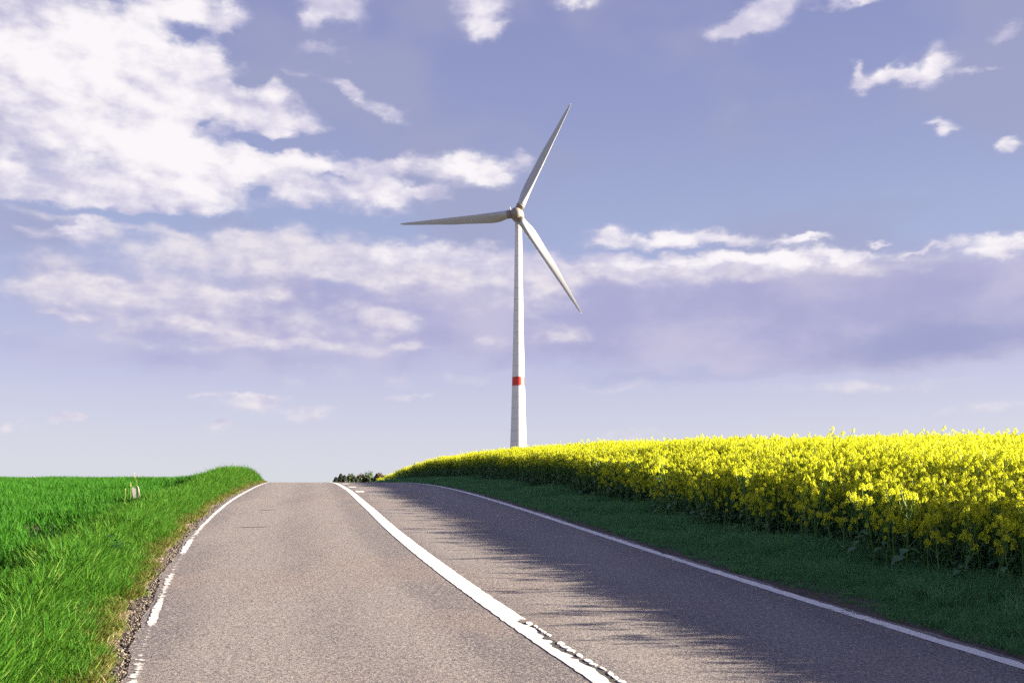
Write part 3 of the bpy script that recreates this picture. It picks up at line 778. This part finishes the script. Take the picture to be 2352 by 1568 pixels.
# ------------------------------------------------------------------ wind turbine
TY = 297.0; PXM = F / TY
TX = (1190.5 - CX) / F * TY
tz = lambda v: EYE + (VH - v) / F * TY
M['tower'] = simple('tower_concrete', (0.74, 0.74, 0.73), 0.55, 0, 0.05, 0.5)
M['joint'] = simple('tower_joint', (0.58, 0.58, 0.58), 0.8)
M['red'] = simple('red_band_paint', (0.62, 0.035, 0.025), 0.5)
M['blade'] = simple('blade_gelcoat', (0.42, 0.43, 0.44), 0.28, 0, 0.04, 0.3)
M['hub'] = simple('hub_paint', (0.23, 0.20, 0.175), 0.38, 0, 0.10, 0.8)
M['dark'] = simple('dark_rubber', (0.04, 0.04, 0.04), 0.6)
gz = float(ground_z(TX, TY))
turb = empty('wind_turbine', (TX, TY, gz))
tag(turb, 'white three-bladed wind turbine with red band standing behind the rapeseed field', 'wind turbine')
dia = pchip([gz - EYE, (VH-1035)/PXM, (VH-960)/PXM, (VH-876)/PXM, (VH-735)/PXM, (VH-620)/PXM, (VH-505)/PXM], [6.7, 4.95, 4.30, 3.72, 2.92, 2.38, 1.93])
drad = lambda z: float(dia(z - EYE)) / 2
z_top = tz(509)
band0, band1 = tz(886), tz(866)
levels = []
z = band0
while z > gz: levels.append(z); z -= 3.3
levels.append(gz); levels = levels[::-1]
z = band1; levels.append(z)
while z < tz(675): z += 3.3; levels.append(z)
for v in (590, 509): levels.append(tz(v))
for i in range(len(levels) - 1):
    a, b = levels[i], levels[i + 1]
    if b - a < .3: continue
    red_ = abs(a - band0) < .01
    g = MB(); g_ = 0.035
    steps = max(2, int((b - a) / 3) + 1)
    prof = [(drad(a + g_ + (b - a - 2 * g_) * k / steps), a + g_ + (b - a - 2 * g_) * k / steps - gz) for k in range(steps + 1)]
    g.lathe(prof, 48, caps=False)
    o = link('red_band' if red_ else 'tower_section', g.mesh('tower_section', [M['red'] if red_ else M['tower']], True), turb)
    if red_: o['label'] = 'red painted ring round the tower'
g = MB(); g.lathe([(drad(z) - .06, z - gz) for z in np.linspace(gz + .1, z_top - .1, 30)], 40)
link('tower_joints', g.mesh('tower_joints', [M['joint']], True), turb)
# nacelle, hub and rotor
HUB = Vector(((1186.5 - CX) / F * (TY - 4.2), TY - 4.2, EYE + (VH - 491) / F * (TY - 4.2)))
hl = HUB - Vector((TX, TY, gz))
yaw = R(-7)
AX = Matrix.Translation(hl) @ Matrix.Rotation(yaw, 4, 'Z') @ Matrix.Rotation(R(90) + R(3), 4, 'X')      # local +Z = towards the camera
def ell(prof): return prof
g = MB(); prof = []
for k in range(0, 13):
    a_ = math.pi / 2 * k / 12; prof.append((max(.02, 1.95 * math.cos(a_) ** .85), -.3 + 2.35 * math.sin(a_)))
prof = [(1.80, -1.1), (1.93, -.8)] + prof
g.lathe(prof, 48, 0, AX); link('hub', g.mesh('hub', [M['hub']], True), turb)
g = MB(); prof = [(1.72, -1.18)]
for k in range(0, 13):
    a_ = math.pi / 2 * k / 12; prof.insert(0, (max(.02, 1.95 * math.cos(a_) ** .7), -1.5 - 5.2 * math.sin(a_)))
g.lathe(prof, 48, 0, AX); nac = link('nacelle', g.mesh('nacelle', [M['hub']], True), turb)
g = MB(); g.lathe([(drad(z_top) + .02, z_top - gz - .05), (drad(z_top) + .14, z_top - gz), (drad(z_top) + .18, z_top - gz + 1.15), (1.0, z_top - gz + 1.9)], 40)
link('yaw_collar', g.mesh('yaw_collar', [M['hub']], True), turb)
# weather mast on the nacelle
mp_ = Vector((-1.95, 1.6, 1.25)) + hl
g = MB(); g.tube([mp_ + Vector((.9, 0, -.15)), mp_ + Vector((0, 0, -.05))], [.08, .08], 8); g.tube([mp_ + Vector((0, 0, -.1)), mp_ + Vector((0, 0, .35))], [.07, .07], 8)
link('mast_arm', g.mesh('mast_arm', [M['hub']]), nac)
g = MB(); g.lathe([(.10, 0), (.22, .05), (.24, .45), (.15, .6), (.08, .95), (.03, 1.0)], 14, 0, Matrix.Translation(mp_ + Vector((0, 0, .3))))
link('warning_lamp', g.mesh('warning_lamp', [M['blade']], True), nac)
# blades: root at 2.9 m, tip at 35 m; leading edge straight, trailing edge swelling near the root
RR = [2.75, 3.2, 3.8, 4.6, 5.6, 7.0, 9.0, 12, 15.5, 19, 23, 27, 30.5, 33, 34.4, 35.0]
CH = pchip(RR, [2.42, 2.55, 2.75, 3.0, 3.12, 3.12, 2.95, 2.65, 2.35, 2.15, 1.7, 1.3, .98, .7, .46, .16])
TH = pchip(RR, [2.3, 2.2, 2.05, 1.85, 1.6, 1.3, 1.0, .74, .55, .42, .31, .22, .16, .11, .07, .03])
TW = pchip(RR, [34, 33, 31, 29, 27, 24, 20, 15, 11, 8, 5.5, 3.5, 2, 1, .5, 0])
LE = pchip(RR, [1.18, 1.17, 1.14, 1.10, 1.05, .98, .90, .78, .68, .58, .47, .37, .28, .2, .13, .04])
def blade_geo():
    g = MB(); n = 26; rows = []
    for r_ in RR:
        c, t_, tw, le = float(CH(r_)), float(TH(r_)), R(float(TW(r_)) + 4), float(LE(r_))
        blend = min(1, max(0, (r_ - 2.75) / 2.2)); row = []
        for k in range(n):
            a = 2 * math.pi * k / n
            xc = .5 * (1 + math.cos(a))                     # 1 trailing .. 0 leading
            yt = 5 * t_ / c * (.2969 * math.sqrt(max(xc, 0)) - .126 * xc - .3516 * xc**2 + .2843 * xc**3 - .1015 * xc**4) * c * (1 if a <= math.pi else -1)
            yc = .5 * t_ * math.sin(a)
            yy_ = yt * blend + yc * (1 - blend)
            px = le - c * xc                                # + = leading side
            # twist: leading edge turns towards the wind (+z, the camera)
            row.append(Vector((px * math.cos(tw) - yy_ * math.sin(tw), r_, px * math.sin(tw) + yy_ * math.cos(tw))))
        rows.append(row)
    v = [p for row in rows for p in row]; f = []
    for i in range(len(rows) - 1):
        for k in range(n): f.append((i * n + k, i * n + (k + 1) % n, (i + 1) * n + (k + 1) % n, (i + 1) * n + k))
    f += [tuple(range(n))[::-1], tuple(range((len(rows) - 1) * n, len(rows) * n))]
    g.add(v, f); return g
bm_ = blade_geo().mesh('blade', [M['blade']], True)
g = MB(); g.lathe([(1.20, 1.2), (1.20, 2.45), (1.27, 2.5), (1.27, 2.72), (1.18, 2.78)], 36, 0, Matrix.Rotation(R(-90), 4, 'X')); collar_me = g.mesh('root_collar', [M['hub']], True)
g = MB(); g.box((.25, 3.15, 1.12), (.10, .05, .06)); lug = g.mesh('lug', [M['dark']])
for ang in (62.5, 183.0, -57.4):
    mt = AX @ Matrix.Rotation(R(ang - 90), 4, 'Z')
    o = link('blade', bm_, turb); o.matrix_local = mt
    c = link('root_collar', collar_me, o)
    c = link('lug', lug, o)

# ------------------------------------------------------------------ far trees behind the crest
def tree(name, x, v_top, Y, width, kind, cols, label):
    v_top -= 2.5
    X = (x - CX) / F * Y; zt = EYE + (VH - v_top) / F * Y; g0 = float(ground_z(X, Y)); H = zt - g0
    root = empty(name, (X, Y, g0)); tag(root, label, 'tree', 'trees beyond the crest of the road')
    g = MB(); g.tube([(0, 0, 0), (.1, 0, H * .3), (-.05, .1, H * .6), (0, 0, H * .92)], [H*.028, H*.022, H*.014, H*.004], 8)
    limbs = []
    for k in range(9):
        a = k * 2.4; u = random.uniform(.3, .75); L_ = width * random.uniform(.25, .45)
        limbs.append((u, a, L_)); g.tube([(0, 0, H * u), (math.cos(a) * L_ * .5, math.sin(a) * L_ * .5, H * u + L_ * .35), (math.cos(a) * L_, math.sin(a) * L_, H * u + L_ * .6)], [H*.010, H*.007, H*.003], 5)
    link('trunk', g.mesh('trunk', [M['bark']], True), root)
    m = leafy('leaf_' + name, cols[0], cols[1], None, 0, .3, .6)
    c = MB(); hw = width / 2
    if kind == 'conifer':
        for k in range(3200):
            u = random.random() ** .8; z = H * (.70 + .30 * u); rr = hw * (1 - u) ** .6 * (.55 + .45 * abs(math.sin(u * 34))) + .05; a = random.uniform(0, 6.28); r_ = rr * math.sqrt(random.random())
            c.add(quad((r_ * math.cos(a), r_ * math.sin(a), z - r_ * .25), (math.cos(a) + random.gauss(0, .5), math.sin(a) + random.gauss(0, .5), random.gauss(.3, .6)), random.uniform(.28, .5), .6), [(0, 1, 2, 3)])
    else:
        lobes = []
        for k in range(22):
            lr = hw * random.uniform(.26, .44); ang = random.uniform(0, 6.28); rad = (hw - lr * .8) * math.sqrt(random.random())
            lobes.append((rad * math.cos(ang), rad * math.sin(ang), H - lr - hw * 1.5 * random.random() - .5 * rad, lr))
        lobes.append((0, 0, H - hw * .42, hw * .42))
        for lx, ly, lz, lr in lobes:
            lz = min(lz, H - lr * .95)
            for k in range(260):
                d = Vector((random.gauss(0, 1), random.gauss(0, 1), random.gauss(0, 1))).normalized(); r_ = lr * random.uniform(.5, 1.05)
                c.add(quad(Vector((lx, ly, lz)) + d * r_, d + Vector((random.gauss(0, .6), random.gauss(0, .6), random.gauss(0, .6))), random.uniform(.28, .52), .8), [(0, 1, 2, 3)])
    link('crown', tinted('crown', c, [m]), root)
G1, G2 = ((.035, .06, .02), (.075, .11, .03)), ((.028, .07, .018), (.07, .13, .03))
BR = ((.07, .05, .03), (.12, .085, .05)); DK = ((.018, .030, .020), (.040, .055, .032))
k_ = lambda px, Y: px * 1.9 / F * Y
tree('bush', 772, 1098, 235, k_(9, 235), 'round', DK, 'small dark bush, leftmost of the far trees at the crest')
tree('conifer', 783, 1090.5, 240, k_(15, 240), 'conifer', DK, 'taller dark conifer left of the green far trees')
tree('conifer', 791.5, 1094, 238, k_(12, 238), 'conifer', DK, 'shorter dark conifer touching the green far tree')
tree('broadleaf_tree', 807, 1089, 255, k_(28, 255), 'round', G1, 'olive green far tree next to the dark conifers')
tree('broadleaf_tree', 829, 1089.5, 262, k_(24, 262), 'round', BR, 'brownish low far tree between the two green ones')
tree('broadleaf_tree', 847, 1083.5, 256, k_(32, 256), 'round', G2, 'tallest and brightest green far tree at the crest')
tree('bush', 813.5, 1097, 228, k_(12, 228), 'round', DK, 'dark bush in front of the olive green far tree')
tree('bush', 838.5, 1095, 230, k_(14, 230), 'round', DK, 'dark bush in front of the tallest green far tree')
tree('broadleaf_tree', 871, 1087, 250, k_(24, 250), 'round', BR, 'bare brown far tree half behind the rapeseed')
tree('broadleaf_tree', 888, 1092, 262, k_(24, 262), 'round', G1, 'far tree mostly hidden behind the rapeseed')

# ------------------------------------------------------------------ marker boards at the edge of the wheat
M['board'] = simple('weathered_white_paint', (0.26, 0.26, 0.27), 0.7, 0, 0.25, 30)
def board(x, v0, Y, w, h, tilt, twist, label):
    X = (x - CX) / F * Y; g0 = float(ground_z(X, Y)); zt = EYE + (VH - v0) / F * Y; Ht = zt - g0
    root = empty('marker_stake', (X, Y, g0)); root.rotation_euler = (R(4), R(tilt), R(twist)); tag(root, label, 'stake', 'white marker stakes')
    g = MB(); g.box((0, .016, Ht * .44), (.014, .011, Ht * .5)); link('post', g.mesh('post', [M['bark']]), root)
    g = MB()
    n = 5; top = [(-w/2 + w * i / n, Ht + random.uniform(-.02, .012)) for i in range(n + 1)]; bot = [(-w/2 + w * i / n, Ht - h) for i in range(n + 1)]
    v = [(x_, -.006, z_) for x_, z_ in top + bot] + [(x_, .004, z_) for x_, z_ in top + bot]; o = 2 * (n + 1); f = []
    for i in range(n):
        f += [(i, i + n + 1, i + n + 2, i + 1), (o + i, o + i + 1, o + i + n + 2, o + i + n + 1), (i, i + 1, o + i + 1, o + i), (i + n + 1, o + i + n + 1, o + i + n + 2, i + n + 2)]
    f += [(0, o, o + n + 1, n + 1), (n, 2 * n + 1, o + 2 * n + 1, o + n)]
    g.add(v, f); link('board', g.mesh('board', [M['board']]), root)
board(313.5, 1119, 19.4, .06, .20, -8, 14, 'lower white marker board leaning left at the edge of the wheat')
board(323.5, 1116, 19.5, .05, .24, -9, -20, 'taller narrow white marker board at the edge of the wheat')

# ------------------------------------------------------------------ single plants on the verge
def weed(x, y, H, nl, label):
    g0 = float(ground_z(x, y)); root = empty('weed', (x, y, g0)); tag(root, label, 'plant', 'broad-leaved weeds on the left verge')
    g = MB(); g.tube([(0, 0, 0), (.02, .01, H * .5), (.03, 0, H * .9)], [.006, .005, .002], 5); link('stem', tinted('stem', g, [M['weed']]), root)
    for k in range(nl):
        ln = H * random.uniform(.35, .6); me = tinted('leaf', leaf_geo(ln, ln * .5, random.uniform(.3, .9)), [M['weed']], True)
        o = link('leaf', me, root); o.location = (0, 0, H * random.uniform(.1, .85)); o.rotation_euler = (0, 0, k * 2.4)
weed(float(XL(11.5)) - .62, 11.5, .34, 16, 'broad-leaved weed at the edge of the sandy soil')
weed(float(XL(11.9)) - .80, 11.9, .30, 14, 'broad-leaved weed behind another one, deeper in the long grass')
# dry stalks beside the marker stakes
def stalk(x, v, Y, ln, label):
    X = (x - CX) / F * Y; g0 = float(ground_z(X, Y)); g = MB()
    t_ = (random.uniform(-.15, .1), random.uniform(-.1, .1))
    g.tube([(0, 0, 0), (t_[0] * .3 * ln, t_[1] * .3 * ln, ln * .5), (t_[0] * ln, t_[1] * ln, ln)], [.004, .003, .002], 4)
    for k in range(5): g.add(quad((t_[0] * ln, t_[1] * ln, ln * (1 - .03 * k)), (random.gauss(0, 1), random.gauss(0, 1), .2), .03, .5), [(0, 1, 2, 3)])
    o = link('dry_stalk', tinted('dry_stalk', g, [M['straw']])); o.location = (X, Y, g0); tag(o, label, 'dry stalk', 'dry stalks at the edge of the wheat')
stalk(300, 0, 19.2, .52, 'dry straw stalk left of the white marker boards')
stalk(321, 0, 19.3, .66, 'tall dry straw stalk between the white marker boards')
stalk(286, 0, 18.6, .46, 'shorter dry straw stalk furthest from the marker boards')

# gravel crumbs along the broken asphalt edge
sv = []
def pebble():
    g = MB(); n = 6
    v = [(0, 0, .5)] + [(math.cos(i * 1.047) * random.uniform(.6, 1), math.sin(i * 1.047) * random.uniform(.6, 1), random.uniform(-.1, .25)) for i in range(6)] + [(0, 0, -.4)]
    f = [(0, 1 + i, 1 + (i + 1) % 6) for i in range(6)] + [(7, 1 + (i + 1) % 6, 1 + i) for i in range(6)]
    g.add(v, f); return g.mesh('pebble', [M['stone']])
pb = [proto('pebble', pebble()) for _ in range(5)]
n = 5200
yy = 3 + 27 * rng.random(n) ** 1.6; s = np.abs(rng.normal(.02, .085, n)) + .02
xx = XL(yy) - s - .02; sc = rng.uniform(.004, .012, n) * np.where(rng.random(n) < .06, 1.8, 1)
zz = zr(yy) - .004
scatter('gravel', np.stack([xx, yy, zz], 1), np.stack([rng.uniform(0, 3, n), rng.uniform(0, 3, n), rng.uniform(0, 6, n)], 1), np.stack([sc, sc, sc], 1), pb,
        'loose gravel crumbs along the broken left asphalt edge', 'gravel')
